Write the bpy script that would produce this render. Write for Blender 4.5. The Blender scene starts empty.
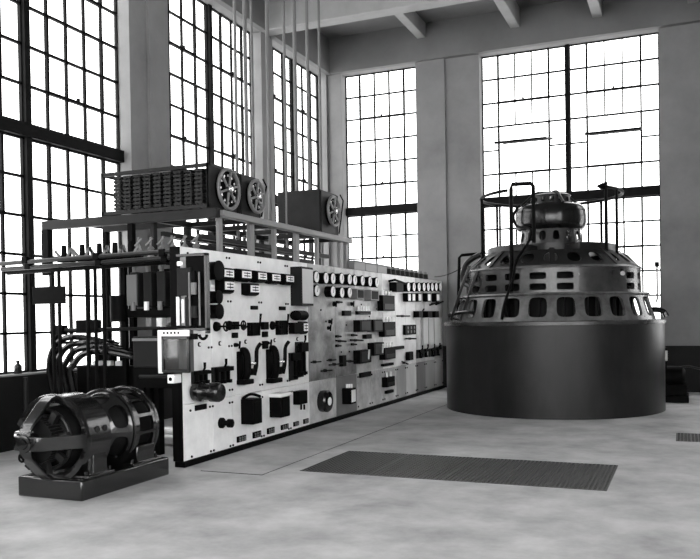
import bpy, math, random
from math import sin, cos, pi, radians
from mathutils import Vector, Matrix
random.seed(7)
SC = bpy.context.scene
COL = SC.collection

# ------------------------------------------------------------------ materials
def mat(name, v, rough=.6, metal=0., noise=None, spec=.5, bump=None, coat=0.):
    """grey material; noise=(scale, low, high, detail) multiplies the value with a mottle in object space"""
    m = bpy.data.materials.new(name); m.use_nodes = True
    nt = m.node_tree; b = nt.nodes['Principled BSDF']
    b.inputs['Base Color'].default_value = (v, v, v, 1)
    b.inputs['Roughness'].default_value = rough
    b.inputs['Metallic'].default_value = metal
    b.inputs['Specular IOR Level'].default_value = spec
    b.inputs['Coat Weight'].default_value = coat
    if noise or bump:
        tc = nt.nodes.new('ShaderNodeTexCoord')
    if noise:
        sc, lo, hi, det = noise[:4]
        mp = nt.nodes.new('ShaderNodeMapping')
        if len(noise) > 4: mp.inputs['Scale'].default_value = noise[4]
        nt.links.new(tc.outputs['Object'], mp.inputs['Vector'])
        n = nt.nodes.new('ShaderNodeTexNoise'); n.inputs['Scale'].default_value = sc
        n.inputs['Detail'].default_value = det; n.inputs['Roughness'].default_value = .65
        nt.links.new(mp.outputs['Vector'], n.inputs['Vector'])
        r = nt.nodes.new('ShaderNodeMapRange')
        r.inputs['From Min'].default_value = .3; r.inputs['From Max'].default_value = .7
        r.inputs['To Min'].default_value = v*lo; r.inputs['To Max'].default_value = v*hi
        nt.links.new(n.outputs['Fac'], r.inputs['Value'])
        nt.links.new(r.outputs['Result'], b.inputs['Base Color'])
    if bump:
        n2 = nt.nodes.new('ShaderNodeTexNoise'); n2.inputs['Scale'].default_value = bump[0]
        n2.inputs['Detail'].default_value = 6
        nt.links.new(tc.outputs['Object'], n2.inputs['Vector'])
        bp = nt.nodes.new('ShaderNodeBump'); bp.inputs['Strength'].default_value = bump[1]
        bp.inputs['Distance'].default_value = .02
        nt.links.new(n2.outputs['Fac'], bp.inputs['Height'])
        nt.links.new(bp.outputs['Normal'], b.inputs['Normal'])
    return m

M = dict(
    wall=mat('painted plaster', .18, .85, noise=(.9, .8, 1.16, 8), bump=(18, .06), spec=.2),
    ceil=mat('ceiling concrete', .14, .9, noise=(.7, .8, 1.12, 7), bump=(14, .08), spec=.2),
    beam=mat('roof beam concrete', .27, .9, noise=(.9, .8, 1.1, 7), bump=(14, .08), spec=.2),
    gratm=mat('grating steel', .05, .45, spec=.3),
    dado=mat('dark dado paint', .006, .6, noise=(2, .7, 1.3, 4), spec=.15),
    floor=mat('concrete floor', .44, .7, noise=(1.5, .6, 1.2, 12), bump=(35, .05), spec=.3),
    plate=mat('floor plate', .44, .7, noise=(1.5, .64, 1.18, 11), spec=.3),
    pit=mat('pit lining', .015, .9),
    bar=mat('dark painted steel sash', .006, .6, spec=.05),
    marble=mat('white marble', .84, .35, noise=(2.6, .76, 1.04, 9), spec=.3),
    marble_b=mat('pale marble', .54, .35, noise=(2.6, .45, 1.3, 10), spec=.3),
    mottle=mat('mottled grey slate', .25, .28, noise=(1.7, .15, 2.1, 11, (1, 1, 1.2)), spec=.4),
    slate_l=mat('light grey slate', .52, .35, noise=(3, .85, 1.1, 6, (1, 1, .3))),
    slate_m=mat('mid grey slate', .30, .35, noise=(3, .8, 1.15, 6, (1, 1, .3))),
    slate_d=mat('dark grey slate', .15, .35, noise=(3, .75, 1.2, 6, (1, 1, .3))),
    black=mat('black enamel', .003, .5, spec=.03),
    blackgloss=mat('black gloss japan', .005, .2, spec=.45),
    iron=mat('black cast iron', .008, .36, noise=(5, .7, 1.3, 4), bump=(40, .05), spec=.3),
    rackm=mat('rack steel', .015, .5, noise=(3, .7, 1.2, 4), spec=.12),
    steel=mat('grey painted steel', .14, .4, spec=.3),
    conduit=mat('galvanised conduit', .13, .5, spec=.3),
    bright=mat('polished metal', .62, .25, metal=.9),
    busm=mat('bus bar metal', .012, .35, spec=.25),
    dial=mat('white dial', .85, .4),
    porcelain=mat('white porcelain', .75, .2),
    green=mat('generator paint', .028, .27, noise=(3, .6, 1.4, 4), bump=(30, .04), spec=.5),
    greenl=mat('generator band paint', .07, .26, noise=(4, .5, 1.4, 4), bump=(26, .04), spec=.6),
    barrel=mat('generator barrel', .011, .36, noise=(1.3, .3, 2.0, 8, (1, 1, .3)), bump=(25, .05), spec=.25),
    core=mat('stator core', .004, .6, spec=.1),
    machine=mat('machine paint', .004, .19, noise=(4, .75, 1.2, 4), bump=(25, .03), spec=.5, coat=.4),
    panelgrey=mat('instrument steel', .013, .45, spec=.08),
    wood=mat('box grey', .06, .45, spec=.3),
)
def glass_mat(name, tint, rough):
    m = bpy.data.materials.new(name); m.use_nodes = True; nt = m.node_tree
    nt.nodes.clear()
    o = nt.nodes.new('ShaderNodeOutputMaterial'); mx = nt.nodes.new('ShaderNodeMixShader')
    t = nt.nodes.new('ShaderNodeBsdfTransparent'); t.inputs['Color'].default_value = (tint, tint, tint, 1)
    g = nt.nodes.new('ShaderNodeBsdfGlossy'); g.inputs['Roughness'].default_value = rough
    lw = nt.nodes.new('ShaderNodeLayerWeight'); lw.inputs['Blend'].default_value = .5
    pw = nt.nodes.new('ShaderNodeMath'); pw.operation = 'POWER'; pw.inputs[1].default_value = 4.0
    ml = nt.nodes.new('ShaderNodeMath'); ml.operation = 'MULTIPLY_ADD'; ml.inputs[1].default_value = .6; ml.inputs[2].default_value = .03
    nt.links.new(lw.outputs['Facing'], pw.inputs[0]); nt.links.new(pw.outputs[0], ml.inputs[0]); nt.links.new(ml.outputs[0], mx.inputs['Fac'])
    nt.links.new(t.outputs['BSDF'], mx.inputs[1]); nt.links.new(g.outputs['BSDF'], mx.inputs[2])
    nt.links.new(mx.outputs['Shader'], o.inputs['Surface'])
    return m
M['glass'] = glass_mat('window glass', .96, .05)
M['caseglass'] = glass_mat('case glass', .8, .05)

# ------------------------------------------------------------------ mesh builder
class MB:
    def __init__(s): s.v = []; s.f = []
    def add(s, vs, fs):
        n = len(s.v); s.v += [tuple(p) for p in vs]; s.f += [tuple(i+n for i in f) for f in fs]; return s
    def box(s, x0, x1, y0, y1, z0, z1):
        v = [(x, y, z) for x in (x0, x1) for y in (y0, y1) for z in (z0, z1)]
        return s.add(v, [(0, 1, 3, 2), (4, 6, 7, 5), (0, 4, 5, 1), (2, 3, 7, 6), (0, 2, 6, 4), (1, 5, 7, 3)])
    def bar(s, p0, p1, w, h, up=(0, 0, 1)):
        p0 = Vector(p0); p1 = Vector(p1); d = (p1-p0).normalized(); up = Vector(up)
        if abs(d.dot(up)) > .95: up = Vector((1, 0, 0))
        a = d.cross(up).normalized()*w/2; b = a.cross(d).normalized()*h/2
        v = [p+i*a+j*b for p in (p0, p1) for i in (-1, 1) for j in (-1, 1)]
        return s.add(v, [(0, 2, 3, 1), (4, 5, 7, 6), (0, 1, 5, 4), (2, 6, 7, 3), (0, 4, 6, 2), (1, 3, 7, 5)])
    def tube(s, pts, r, n=10, closed=False):
        pts = [Vector(p) for p in pts]; m = len(pts); rs = r if isinstance(r, (list, tuple)) else [r]*m
        vs = []; prev = None
        for i, p in enumerate(pts):
            if closed: d = pts[(i+1) % m]-pts[i-1]
            else: d = pts[min(i+1, m-1)]-pts[max(i-1, 0)]
            d.normalize()
            if prev is None:
                u = Vector((0, 0, 1)) if abs(d.z) < .9 else Vector((1, 0, 0))
                a = d.cross(u).normalized()
            else:
                a = (prev-d*prev.dot(d)).normalized()
            prev = a; b = d.cross(a)
            vs += [p+(a*cos(2*pi*k/n)+b*sin(2*pi*k/n))*rs[i] for k in range(n)]
        fs = []
        for i in range(m if closed else m-1):
            j = (i+1) % m
            fs += [(i*n+k, i*n+(k+1) % n, j*n+(k+1) % n, j*n+k) for k in range(n)]
        if not closed:
            fs += [tuple(range(n-1, -1, -1)), tuple(range((m-1)*n, m*n))]
        return s.add(vs, fs)
    def cyl(s, p0, p1, r0, r1=None, n=24):
        return s.tube([p0, p1], [r0, r0 if r1 is None else r1], n)
    def lathe(s, prof, frame, n=48, closed=False):
        """prof: (r, h) pairs; frame(r, a, h) -> point; closed joins last to first"""
        m = len(prof); vs = [frame(r, 2*pi*k/n, h) for r, h in prof for k in range(n)]
        fs = []
        for i in range(m if closed else m-1):
            j = (i+1) % m
            fs += [(i*n+k, i*n+(k+1) % n, j*n+(k+1) % n, j*n+k) for k in range(n)]
        if not closed:
            if prof[0][0] > 1e-6: fs.append(tuple(range(n-1, -1, -1)))
            if prof[-1][0] > 1e-6: fs.append(tuple(range((m-1)*n, m*n)))
        return s.add(vs, fs)
    def torus(s, frame, R, h, r, n=48, k=10, a0=0, a1=2*pi):
        full = abs(a1-a0-2*pi) < 1e-6
        pts = [frame(R, a0+(a1-a0)*i/n, h) for i in range(n if full else n+1)]
        return s.tube(pts, r, k, closed=full)
    def holed(s, frame, r0, r1, z0, z1, th, rows, nb, fill=(.6, .6), a_off=0., p=5, n=32, skip=()):
        """shell of revolution with nb bays round it and len(rows) holes in each; rows = (za, zb)"""
        R = lambda z: r0+(r1-r0)*(z-z0)/(z1-z0)
        for b in range(nb):
            ac = a_off+2*pi*b/nb; ha = pi/nb
            cuts = [z0]+[(rows[i][1]+rows[i+1][0])/2 for i in range(len(rows)-1)]+[z1]
            for i, (za, zb) in enumerate(rows):
                c0, c1 = cuts[i], cuts[i+1]
                if (b, i) in skip:
                    q = 8
                    vs = [frame(R(z)-d, ac-ha+2*ha*k/q, z) for d in (0, th) for z in (c0, c1) for k in range(q+1)]; q1 = q+1
                    s.add(vs, [f for k in range(q) for f in ((k, k+1, q1+k+1, q1+k), (2*q1+k+1, 2*q1+k, 3*q1+k, 3*q1+k+1))]); continue
                zc = (za+zb)/2; hz = (zb-za)/2
                outer = []; inner = []
                q = n//4
                sq = [(-1+2*t/q, -1) for t in range(q)]+[(1, -1+2*t/q) for t in range(q)]+[(1-2*t/q, 1) for t in range(q)]+[(-1, 1-2*t/q) for t in range(q)]
                for (u, w) in sq:
                    outer.append((ac+u*ha, (c0+c1)/2+w*(c1-c0)/2))
                    k = (abs(u)**p+abs(w)**p)**(-1/p)
                    inner.append((ac+u*k*ha*fill[0], zc+w*k*hz))
                vs = []
                for d in (0, th):
                    vs += [frame(R(z)-d, a, z) for a, z in outer]+[frame(R(z)-d, a, z) for a, z in inner]
                fs = []
                for j in range(n):
                    k = (j+1) % n
                    fs += [(j, k, n+k, n+j), (2*n+k, 2*n+j, 3*n+j, 3*n+k), (n+j, n+k, 3*n+k, 3*n+j), (k, j, 2*n+j, 2*n+k)]
                s.add(vs, fs)
        return s
    def prism(s, poly, axis, a, b):
        """poly: 2D outline in the two other axes (xy order), extruded from a to b along axis"""
        def P(u, w, t): return {'x': (t, u, w), 'y': (u, t, w), 'z': (u, w, t)}[axis]
        n = len(poly); vs = [P(u, w, a) for u, w in poly]+[P(u, w, b) for u, w in poly]
        fs = [tuple(range(n)), tuple(range(2*n-1, n-1, -1))]+[(j, n+j, n+(j+1) % n, (j+1) % n) for j in range(n)]
        return s.add(vs, fs)
    def build(s, name, m, parent=None, bevel=0., smooth=True, seg=2):
        me = bpy.data.meshes.new(name)
        off = world_loc(parent) if parent else Vector((0, 0, 0))
        me.from_pydata([tuple(Vector(p)-off) for p in s.v], [], s.f)
        import bmesh
        bm = bmesh.new(); bm.from_mesh(me)
        bmesh.ops.recalc_face_normals(bm, faces=bm.faces); bm.to_mesh(me); bm.free()
        if smooth:
            for q in me.polygons: q.use_smooth = True
            me.set_sharp_from_angle(angle=radians(35))
        me.materials.append(M[m])
        o = bpy.data.objects.new(name, me); COL.objects.link(o)
        if parent: o.parent = parent
        if bevel:
            md = o.modifiers.new('bevel', 'BEVEL'); md.width = bevel; md.segments = seg; md.limit_method = 'ANGLE'
        return o
def world_loc(o):
    l = Vector(o.location)
    while o.parent: o = o.parent; l += o.location
    return l
def thing(name, label, cat, loc, group=None):
    o = bpy.data.objects.new(name, None); COL.objects.link(o); o.location = loc; o.empty_display_size = .1
    o['label'] = label; o['category'] = cat
    if group: o['group'] = group
    return o
def tag(o, label, cat, group=None):
    o['label'] = label; o['category'] = cat
    if group: o['group'] = group
    return o
def struct(o): o['kind'] = 'structure'; return o
def struct_empty(name, loc):
    o = bpy.data.objects.new(name, None); COL.objects.link(o); o.location = loc; o['kind'] = 'structure'; return o
def arc(c, r, a0, a1, n, ax='xz'):
    out = []
    for i in range(n+1):
        a = a0+(a1-a0)*i/n
        if ax == 'xz': out.append((c[0]+r*cos(a), c[1], c[2]+r*sin(a)))
        elif ax == 'yz': out.append((c[0], c[1]+r*cos(a), c[2]+r*sin(a)))
        else: out.append((c[0]+r*cos(a), c[1]+r*sin(a), c[2]))
    return out
def smooth_path(pts, n=6):
    pts = [Vector(p) for p in pts]; out = []
    for i in range(len(pts)-1):
        p0 = pts[max(i-1, 0)]; p1 = pts[i]; p2 = pts[i+1]; p3 = pts[min(i+2, len(pts)-1)]
        for k in range(n):
            t = k/n
            out.append(.5*((2*p1)+(-p0+p2)*t+(2*p0-5*p1+4*p2-p3)*t*t+(-p0+3*p1-3*p2+p3)*t**3))
    return out+[pts[-1]]

# ------------------------------------------------------------------ camera (surveyed from the photograph's vanishing points)
F, YAW, PITCH, ROLL, CY, H = 801.69, 0.395942273, -0.0131676973, -0.0153086679, 329.576, 1.54173
fwd = Vector((-sin(YAW)*cos(PITCH), cos(YAW)*cos(PITCH), sin(PITCH)))
r0 = Vector((cos(YAW), sin(YAW), 0)); u0 = r0.cross(fwd)
rt = r0*cos(ROLL)+u0*sin(ROLL); up = u0*cos(ROLL)-r0*sin(ROLL)
cam = bpy.data.cameras.new('camera'); co = bpy.data.objects.new('camera', cam); COL.objects.link(co)
co.matrix_world = Matrix(((rt.x, up.x, -fwd.x, 0), (rt.y, up.y, -fwd.y, 0), (rt.z, up.z, -fwd.z, H), (0, 0, 0, 1)))
cam.sensor_width = 36; cam.lens = F/700*36; cam.shift_y = (CY-279.5)/700; cam.clip_end = 200
SC.camera = co
def onx(x, y, X):        # survey: where the sight line to a photo point meets the plane x = X
    d = rt*((x-350)/F)+up*(-(y-CY)/F)+fwd; t = X/d.x
    return d.y*t, H+d.z*t
def ony(x, y, Y):
    d = rt*((x-350)/F)+up*(-(y-CY)/F)+fwd; t = Y/d.y
    return d.x*t, H+d.z*t

# ------------------------------------------------------------------ the room
XF, XG = -7.62, -7.85      # left wall: face, glass
YF, YG = 17.10, 17.35      # back wall: face, glass
XR, YR = 7.0, -7.0         # right and rear walls
WT, BT, BB, SILL = 7.20, 4.12, 3.945, .92     # window top, transom beam top/bottom, sill
CEIL = 8.0

pits = [(-3.646, -.646, 7.32, 8.615), (-.115, 1.4, 10.47, 11.19)]
def floor_mesh():
    xs = sorted({XG-.2, XR+.3}|{p[i] for p in pits for i in (0, 1)}); ys = sorted({YR-.3, YG+.2}|{p[i] for p in pits for i in (2, 3)})
    mb = MB()
    for i in range(len(xs)-1):
        for j in range(len(ys)-1):
            cx, cy = (xs[i]+xs[i+1])/2, (ys[j]+ys[j+1])/2
            if any(p[0] < cx < p[1] and p[2] < cy < p[3] for p in pits): continue
            mb.add([(xs[i], ys[j], 0), (xs[i+1], ys[j], 0), (xs[i+1], ys[j+1], 0), (xs[i], ys[j+1], 0)], [(0, 1, 2, 3)])
    return mb
struct(floor_mesh().build('floor', 'floor', smooth=False))
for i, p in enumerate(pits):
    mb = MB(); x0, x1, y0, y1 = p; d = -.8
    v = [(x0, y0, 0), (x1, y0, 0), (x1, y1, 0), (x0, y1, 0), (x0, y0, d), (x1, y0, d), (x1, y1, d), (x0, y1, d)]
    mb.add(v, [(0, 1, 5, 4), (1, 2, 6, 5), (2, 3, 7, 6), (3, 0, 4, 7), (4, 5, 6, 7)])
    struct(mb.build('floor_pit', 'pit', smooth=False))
struct(MB().box(XG-.2, XR+.3, YR-.3, YG+.2, CEIL, CEIL+.2).build('ceiling', 'ceil', smooth=False))

# openings: (a0, a1) along each wall
left_open = [(-5.0, -1.2), (.6, 4.6), (6.13, 9.853), (10.77, 13.924), (14.40, 17.02)]
back_open = [(-7.27, -5.48), (-4.043, -.431), (1.2, 4.8)]
right_open = [(-5.5, -1.5), (-.5, 3.5)]
rear_open = [(-6, -2.4), (-1.2, 2.4), (3.2, 6.4)]
def wall(name, opens, a0, a1, place):
    mb = MB(); e = a0
    for o0, o1 in opens:
        if o0-e > .001: place(mb, e, o0, 0, CEIL)
        place(mb, o0, o1, 0, SILL); place(mb, o0, o1, WT, CEIL); e = o1
    if a1-e > .001: place(mb, e, a1, 0, CEIL)
    return struct(mb.build(name, 'wall', smooth=False))
wall('wall_left', left_open, YR, YF, lambda m, a, b, z0, z1: m.box(XG-.06, XF, a, b, z0, z1))
wall('wall_back', back_open, XG-.06, XR, lambda m, a, b, z0, z1: m.box(a, b, YF, YG+.06, z0, z1))
wall('wall_right', right_open, YR, YG+.06, lambda m, a, b, z0, z1: m.box(XR, XR+.3, a, b, z0, z1))
wall('wall_rear', rear_open, XG-.06, XR+.3, lambda m, a, b, z0, z1: m.box(a, b, YR-.3, YR, z0, z1))
# raised pilasters on the piers
k = 1
for (y0, y1) in ((10.27, 10.74),):
    pass
struct(MB().box(XF, XF+.05, 10.27, 10.77, .92, 7.2).build('trim_1', 'wall', smooth=False))
struct(MB().box(-5.46, -4.80, YF-.05, YF, .92, 7.2).build('trim_2', 'wall', smooth=False))
# roof beam and joists
struct(MB().box(XF, XR, 13.90, 14.24, 7.20, CEIL).build('trim_3', 'beam', bevel=.02))
for i, (xa, z) in enumerate(((-5.28, 7.68), (-3.23, 7.59), (-1.57, 7.54), (.2, 7.54), (2.2, 7.54))):
    struct(MB().box(xa-.1, xa+.1, 14.24, YF-.14, z, CEIL).build('trim_%d' % (4+i), 'beam', bevel=.015))
# wall-head beams, proud of the piers below them
struct(MB().box(XF, XR, YF-.14, YF, 7.2, CEIL).build('trim_10', 'ceil', smooth=False))
struct(MB().box(XF, XF+.12, YR, 13.90, 7.2, CEIL).build('trim_11', 'ceil', smooth=False))
struct(MB().box(XF, XF+.12, 14.24, YF-.14, 7.2, CEIL).build('trim_12', 'ceil', smooth=False))
# dado
struct(MB().box(XF, XF+.02, YR, YF-.02, 0, .90).build('baseboard_left', 'dado', smooth=False))
struct(MB().box(XF, XR, YF-.02, YF, 0, .915).build('baseboard_back', 'dado', smooth=False))
struct(MB().box(XR-.02, XR, YR, YF-.02, 0, .915).build('baseboard_right', 'dado', smooth=False))

def window(idx, a0, a1, P, units, ncol, top=WT, opened=False):
    """P(a, d, z): a along the wall, d towards the room from the glass plane. units: list of (u0, u1)"""
    root = struct_empty('window_%d' % idx, P((a0+a1)/2, 0, SILL))
    fr = MB(); gl = MB(); bm_ = MB(); op = MB()
    def bx(mb, a, b, d0, d1, z0, z1):
        p = P(a, d0, z0); q = P(b, d1, z1)
        mb.box(min(p[0], q[0]), max(p[0], q[0]), min(p[1], q[1]), max(p[1], q[1]), z0, z1)
    for ui, (u0, u1) in enumerate(units):
        w = (u1-u0)/ncol
        for half, (z0, z1) in enumerate(((BT, top), (SILL, BB))):
            hz = (z1-z0)/6
            # thin bars; the sash fields have heavier outlines
            sash = ((0, 2), (3, 5)) if half == 0 else ((0, 2),)
            c0, c1 = (1, ncol-1) if ncol >= 4 else (0, ncol-1)
            open_field = opened and half == 0
            for c in range(ncol+1):
                a = u0+c*w
                if open_field and c0 < c < c1:
                    bx(fr, a-.013, a+.013, -.02, .02, z1-3*hz, z1); bx(fr, a-.013, a+.013, -.02, .02, z0, z1-5*hz)
                else:
                    t = .017 if 0 < c < ncol else .024
                    bx(fr, a-t, a+t, -.02, .02, z0, z1)
                if c in (c0, c1):
                    for s0, s1 in sash: bx(fr, a-.020, a+.020, -.022, .028, z1-s1*hz, z1-s0*hz)
            for r in range(7):
                z = z1-r*hz
                if open_field and r == 4:
                    bx(fr, u0, u0+c0*w, -.02, .02, z-.014, z+.014); bx(fr, u0+c1*w, u1, -.02, .02, z-.014, z+.014)
                else:
                    t = .017 if 0 < r < 6 else .024
                    bx(fr, u0, u1, -.02, .02, z-t, z+t)
                if r == 2 or (half == 0 and r in (3, 5)):
                    t = .022 if r != 3 else .016
                    bx(fr, u0+c0*w, u0+c1*w, -.022, .028, z-t, z+t)
            for s0, s1 in sash:      # latch on the sash's bottom rail
                a = u0+(c0+c1)/2*w; z = z1-s1*hz
                if not (open_field and s0 == 3): bx(fr, a-.02, a+.02, .028, .06, z, z+.05)
            bx(gl, u0, u1, -.003, .003, z0, z1)
            if open_field:           # the middle sash stands tilted open on its pivots
                zc = z1-4*hz+.16; ua, ub = u0+c0*w, u0+c1*w; sl = .9*hz
                for e in (-1, 1):
                    p = P(ua, e*sl*.96, zc-.085*e); q = P(ub, e*sl*.96, zc-.085*e)
                    op.bar(p, q, .045, .045)
                for a in (ua, (ua+ub)/2, ub): op.bar(P(a, -sl*.96, zc+.085), P(a, sl*.96, zc-.085), .03, .03)
    for (u0, u1), (v0, v1) in zip(units[:-1], units[1:]):
        bx(fr, u1-.005, v0+.005, -.05, .07, SILL, BB); bx(fr, u1-.005, v0+.005, -.05, .07, BT, top)
    bx(bm_, a0, a1, -.06, .10, BB, BT)
    fr.build('window_frame', 'bar', root, smooth=False); gl.build('window_glass', 'glass', root, smooth=False)
    bm_.build('transom_beam', 'bar', root, smooth=False)
    if op.v: op.build('open_sash', 'bar', root, smooth=False)
PL = lambda a, d, z: (XG+d, a, z)
PB = lambda a, d, z: (a, YG-d, z)
PR = lambda a, d, z: (XR+.2-d, a, z)
PQ = lambda a, d, z: (a, YR-.2+d, z)
window(1, 6.13, 9.853, PL, [(6.13, 7.948), (8.034, 9.853)], 5)
window(2, 10.77, 13.924, PL, [(10.77, 12.336), (12.418, 13.924)], 4)
window(3, 14.40, 17.02, PL, [(14.40, 15.68), (15.80, 17.02)], 3)
window(4, -7.27, -5.48, PB, [(-7.27, -5.48)], 5)
window(5, -4.043, -.431, PB, [(-4.043, -2.258), (-2.191, -.431)], 5, opened=True)
window(6, 1.2, 4.8, PB, [(1.2, 2.96), (3.04, 4.8)], 5)
n = 7
for o in left_open[:2]: window(n, o[0], o[1], PL, [(o[0], (o[0]+o[1])/2-.04), ((o[0]+o[1])/2+.04, o[1])], 5); n += 1
for o in right_open: window(n, o[0], o[1], PR, [(o[0], (o[0]+o[1])/2-.04), ((o[0]+o[1])/2+.04, o[1])], 5); n += 1
for o in rear_open: window(n, o[0], o[1], PQ, [(o[0], (o[0]+o[1])/2-.04), ((o[0]+o[1])/2+.04, o[1])], 5); n += 1

# ------------------------------------------------------------------ floor gratings, hatch
def grating(x0, x1, y0, y1, label):
    t = thing('floor_grating', label, 'grating', ((x0+x1)/2, (y0+y1)/2, 0), 'floor gratings over the pit')
    f = MB(); b = MB(); z0, z1 = -.03, .004
    f.box(x0, x1, y0, y0+.012, z0, z1).box(x0, x1, y1-.012, y1, z0, z1).box(x0, x0+.012, y0, y1, z0, z1).box(x1-.012, x1, y0, y1, z0, z1)
    nx = max(4, round((x1-x0)/.042)); ny = max(4, round((y1-y0)/.055))
    for i in range(1, nx): x = x0+(x1-x0)*i/nx; b.box(x-.006, x+.006, y0+.01, y1-.01, z0, z1-.002)
    for j in range(1, ny): y = y0+(y1-y0)*j/ny; b.box(x0+.01, x1-.01, y-.006, y+.006, z0, z1-.004)
    f.build('grating_frame', 'gratm', t, smooth=False); b.build('grating_bars', 'gratm', t, smooth=False)
gl_ = ['dark steel floor grating, leftmost of the row of four, nearest the switchboard',
       'dark steel floor grating, second from the left of the row of four',
       'dark steel floor grating, third from the left of the row of four',
       'dark steel floor grating, rightmost of the row of four before the generator']
for i in range(4):
    a = -3.64+i*.748; grating(a+.002, a+.746, 7.325, 8.61, gl_[i])
grating(-.11, 1.39, 10.475, 11.185, 'small dark floor grating alone at the right edge of the floor')
hc = tag(MB().box(-4.62, -3.9, 7.0, 16.0, 0, .002).build('floor_cover', 'plate', smooth=False),
    'long concrete cover strip in the floor along the foot of the switchboard', 'floor cover')
MB().box(-3.908, -3.9, 7.0, 16.0, .0, .0026).build('joint_strip', 'pit', hc, smooth=False)
MB().box(-4.62, -3.908, 7.0, 7.016, .0, .0026).build('joint_strip', 'pit', hc, smooth=False)

# ------------------------------------------------------------------ switchboard
PX = -4.90
J = [7.121, 7.698, 8.121, 8.841, 9.582, 10.199, 11.145, 11.966, 12.589, 13.208, 13.904, 14.458, 15.09, 15.682, 16.354, 16.961]
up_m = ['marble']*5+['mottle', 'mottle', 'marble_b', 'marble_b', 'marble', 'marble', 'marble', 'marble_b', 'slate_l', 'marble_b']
lo_m = ['marble']*5+['marble_b', 'slate_d', 'marble_b', 'marble_b', 'marble_b', 'slate_m', 'slate_l', 'slate_d', 'slate_m', 'slate_l']
plab = ['white marble switchboard panel at the near end beside the glazed case',
        'narrow white marble switchboard panel with black double knob below, second from the near end',
        'white marble switchboard panel with a breaker above a bare-topped black box, third from near end',
        'white marble switchboard panel whose lower black box has a white top',
        'white marble switchboard panel under the tall glass-fronted cabinet',
        'mottled grey panel with round black meter on its pale lower half',
        'mottled panel over a dark grey lower slab holding a black box',
        'pale switchboard panel with blank lower half just beyond the dark lower slab',
        'pale switchboard panel with three tall black relays stacked in its middle, blank lower slab',
        'white switchboard panel with column of pronged black relays and a box below',
        'white switchboard panel with a plain mid grey lower slab',
        'switchboard panel with dark perforated plate and light lower slab',
        'light grey panel above the darkest narrow lower slab near the far end',
        'grey switchboard panel second from the far end',
        'grey switchboard panel at the far end beside the generator']
panels = []
for i in range(15):
    t = thing('switchboard_bay', plab[i], 'switchboard panel', (PX, (J[i]+J[i+1])/2, 0), 'switchboard panels')
    a, b = J[i]+.003, J[i+1]-.003
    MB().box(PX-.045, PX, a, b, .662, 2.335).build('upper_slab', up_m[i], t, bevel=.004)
    MB().box(PX-.045, PX, a, b, .062, .655).build('lower_slab', lo_m[i], t, bevel=.004)
    panels.append(t)
def panel_at(Y):
    for i in range(15):
        if Y < J[i+1]: return panels[i]
    return panels[-1]
fr = thing('support_rack', 'dark steel base channel and near end angle carrying the switchboard panels', 'frame', (PX-.05, 12, 0))
MB().box(PX-.10, PX+.03, J[0]-.03, J[-1]+.05, 0, .06).build('base_channel', 'black', fr, bevel=.005)
MB().box(PX-.12, PX-.002, J[0]-.03, J[0]-.004, .06, 2.335).build('end_angle', 'black', fr, bevel=.004)
for y in J[1:]: MB().box(PX-.11, PX-.05, y-.03, y+.03, .06, 2.33).build('upright', 'black', fr)

# ---- instruments: parts of the panel they are bolted to.
def face(x0, y0, x1, y1, X):
    """surveyed rectangle -> (Y0, Y1, z0, z1) on the plane x = X"""
    ya, zt = onx(x0, y0, X); yb, _ = onx(x1, y0, X); _, zb = onx(x0, y1, X)
    return ya, yb, zb, zt
def fx(r, a, h): return None
def xframe(yc, zc):
    return lambda r, a, h: (PX+h, yc+r*cos(a), zc+r*sin(a))
def round_meter(cx, cy, r=.088, p=.11, name='round_meter', dial='dial'):
    yc, zc = onx(cx, cy, PX+p); t = panel_at(yc)
    fr_ = xframe(yc, zc)
    b = MB().lathe([(r*.92, 0), (r*.92, p-.02), (r*1.02, p-.015), (r*1.02, p), (r*.88, p+.002)], fr_, 28).build(name, 'black', t)
    if dial:
        MB().lathe([(r*.86, p-.004), (r*.86, p+.006)], fr_, 28).build('dial', dial, b)
        MB().bar((PX+p+.008, yc, zc-.02), (PX+p+.008, yc+r*.3, zc+r*.6), .004, .006).build('pointer', 'black', b)
def edge_meter(x0, y0, x1, y1, p=.135, name='edgewise_meter'):
    a, b, z0, z1 = face(x0, y0, x1, y1, PX+p); t = panel_at((a+b)/2)
    e = .012; h = z1-z0
    # curved drum body behind a white scale window
    prof = [(0, z0-.03), (p*.5, z0-.045), (p*.85, z0-.03), (p-.01, z0-.008), (p-.01, z1+.012), (p*.85, z1+.022), (p*.4, z1+.03), (0, z1+.03)]
    o = MB().prism([(PX+u, w) for u, w in prof], 'y', a-e, b+e).build(name, 'black', t, bevel=.004)
    s = MB().box(PX+p-.01, PX+p, a, b, z0, z1).build('scale_window', 'dial', o)
    m = MB()
    for f in (.3, .7): m.box(PX+p, PX+p+.002, a+(b-a)*.15, b-(b-a)*.15, z0+h*f-.006, z0+h*f+.006)
    m.box(PX+p, PX+p+.003, (a+b)/2-.004, (a+b)/2+.004, z0+h*.1, z1-h*.1)
    m.build('scale_marks', 'black', s)
def relay(x0, y0, x1, y1, p=.1, name='relay', m='black', prongs=0, front=None, bev=.006):
    a, b, z0, z1 = face(x0, y0, x1, y1, PX+p); t = panel_at((a+b)/2)
    o = MB().box(PX, PX+p, a, b, z0, z1).build(name, m, t, bevel=bev)
    w = b-a; h = z1-z0
    if prongs:
        for k in range(prongs):
            y = a+w*(k+.5)/prongs
            MB().cyl((PX+p*.6, y, z1), (PX+p*.6, y, z1+.085), .022, .018, 10).build('insulator', 'porcelain', o)
        MB().box(PX+p, PX+p+.006, a+w*.1, b-w*.1, z0+h*.1, z0+h*.45).build('contact_strip', 'panelgrey', o)
    elif front:
        MB().box(PX+p, PX+p+.005, a+w*.12, b-w*.12, z0+h*.12, z1-h*.12).build('front_cover', front, o)
    return o, (a, b, z0, z1)
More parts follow.
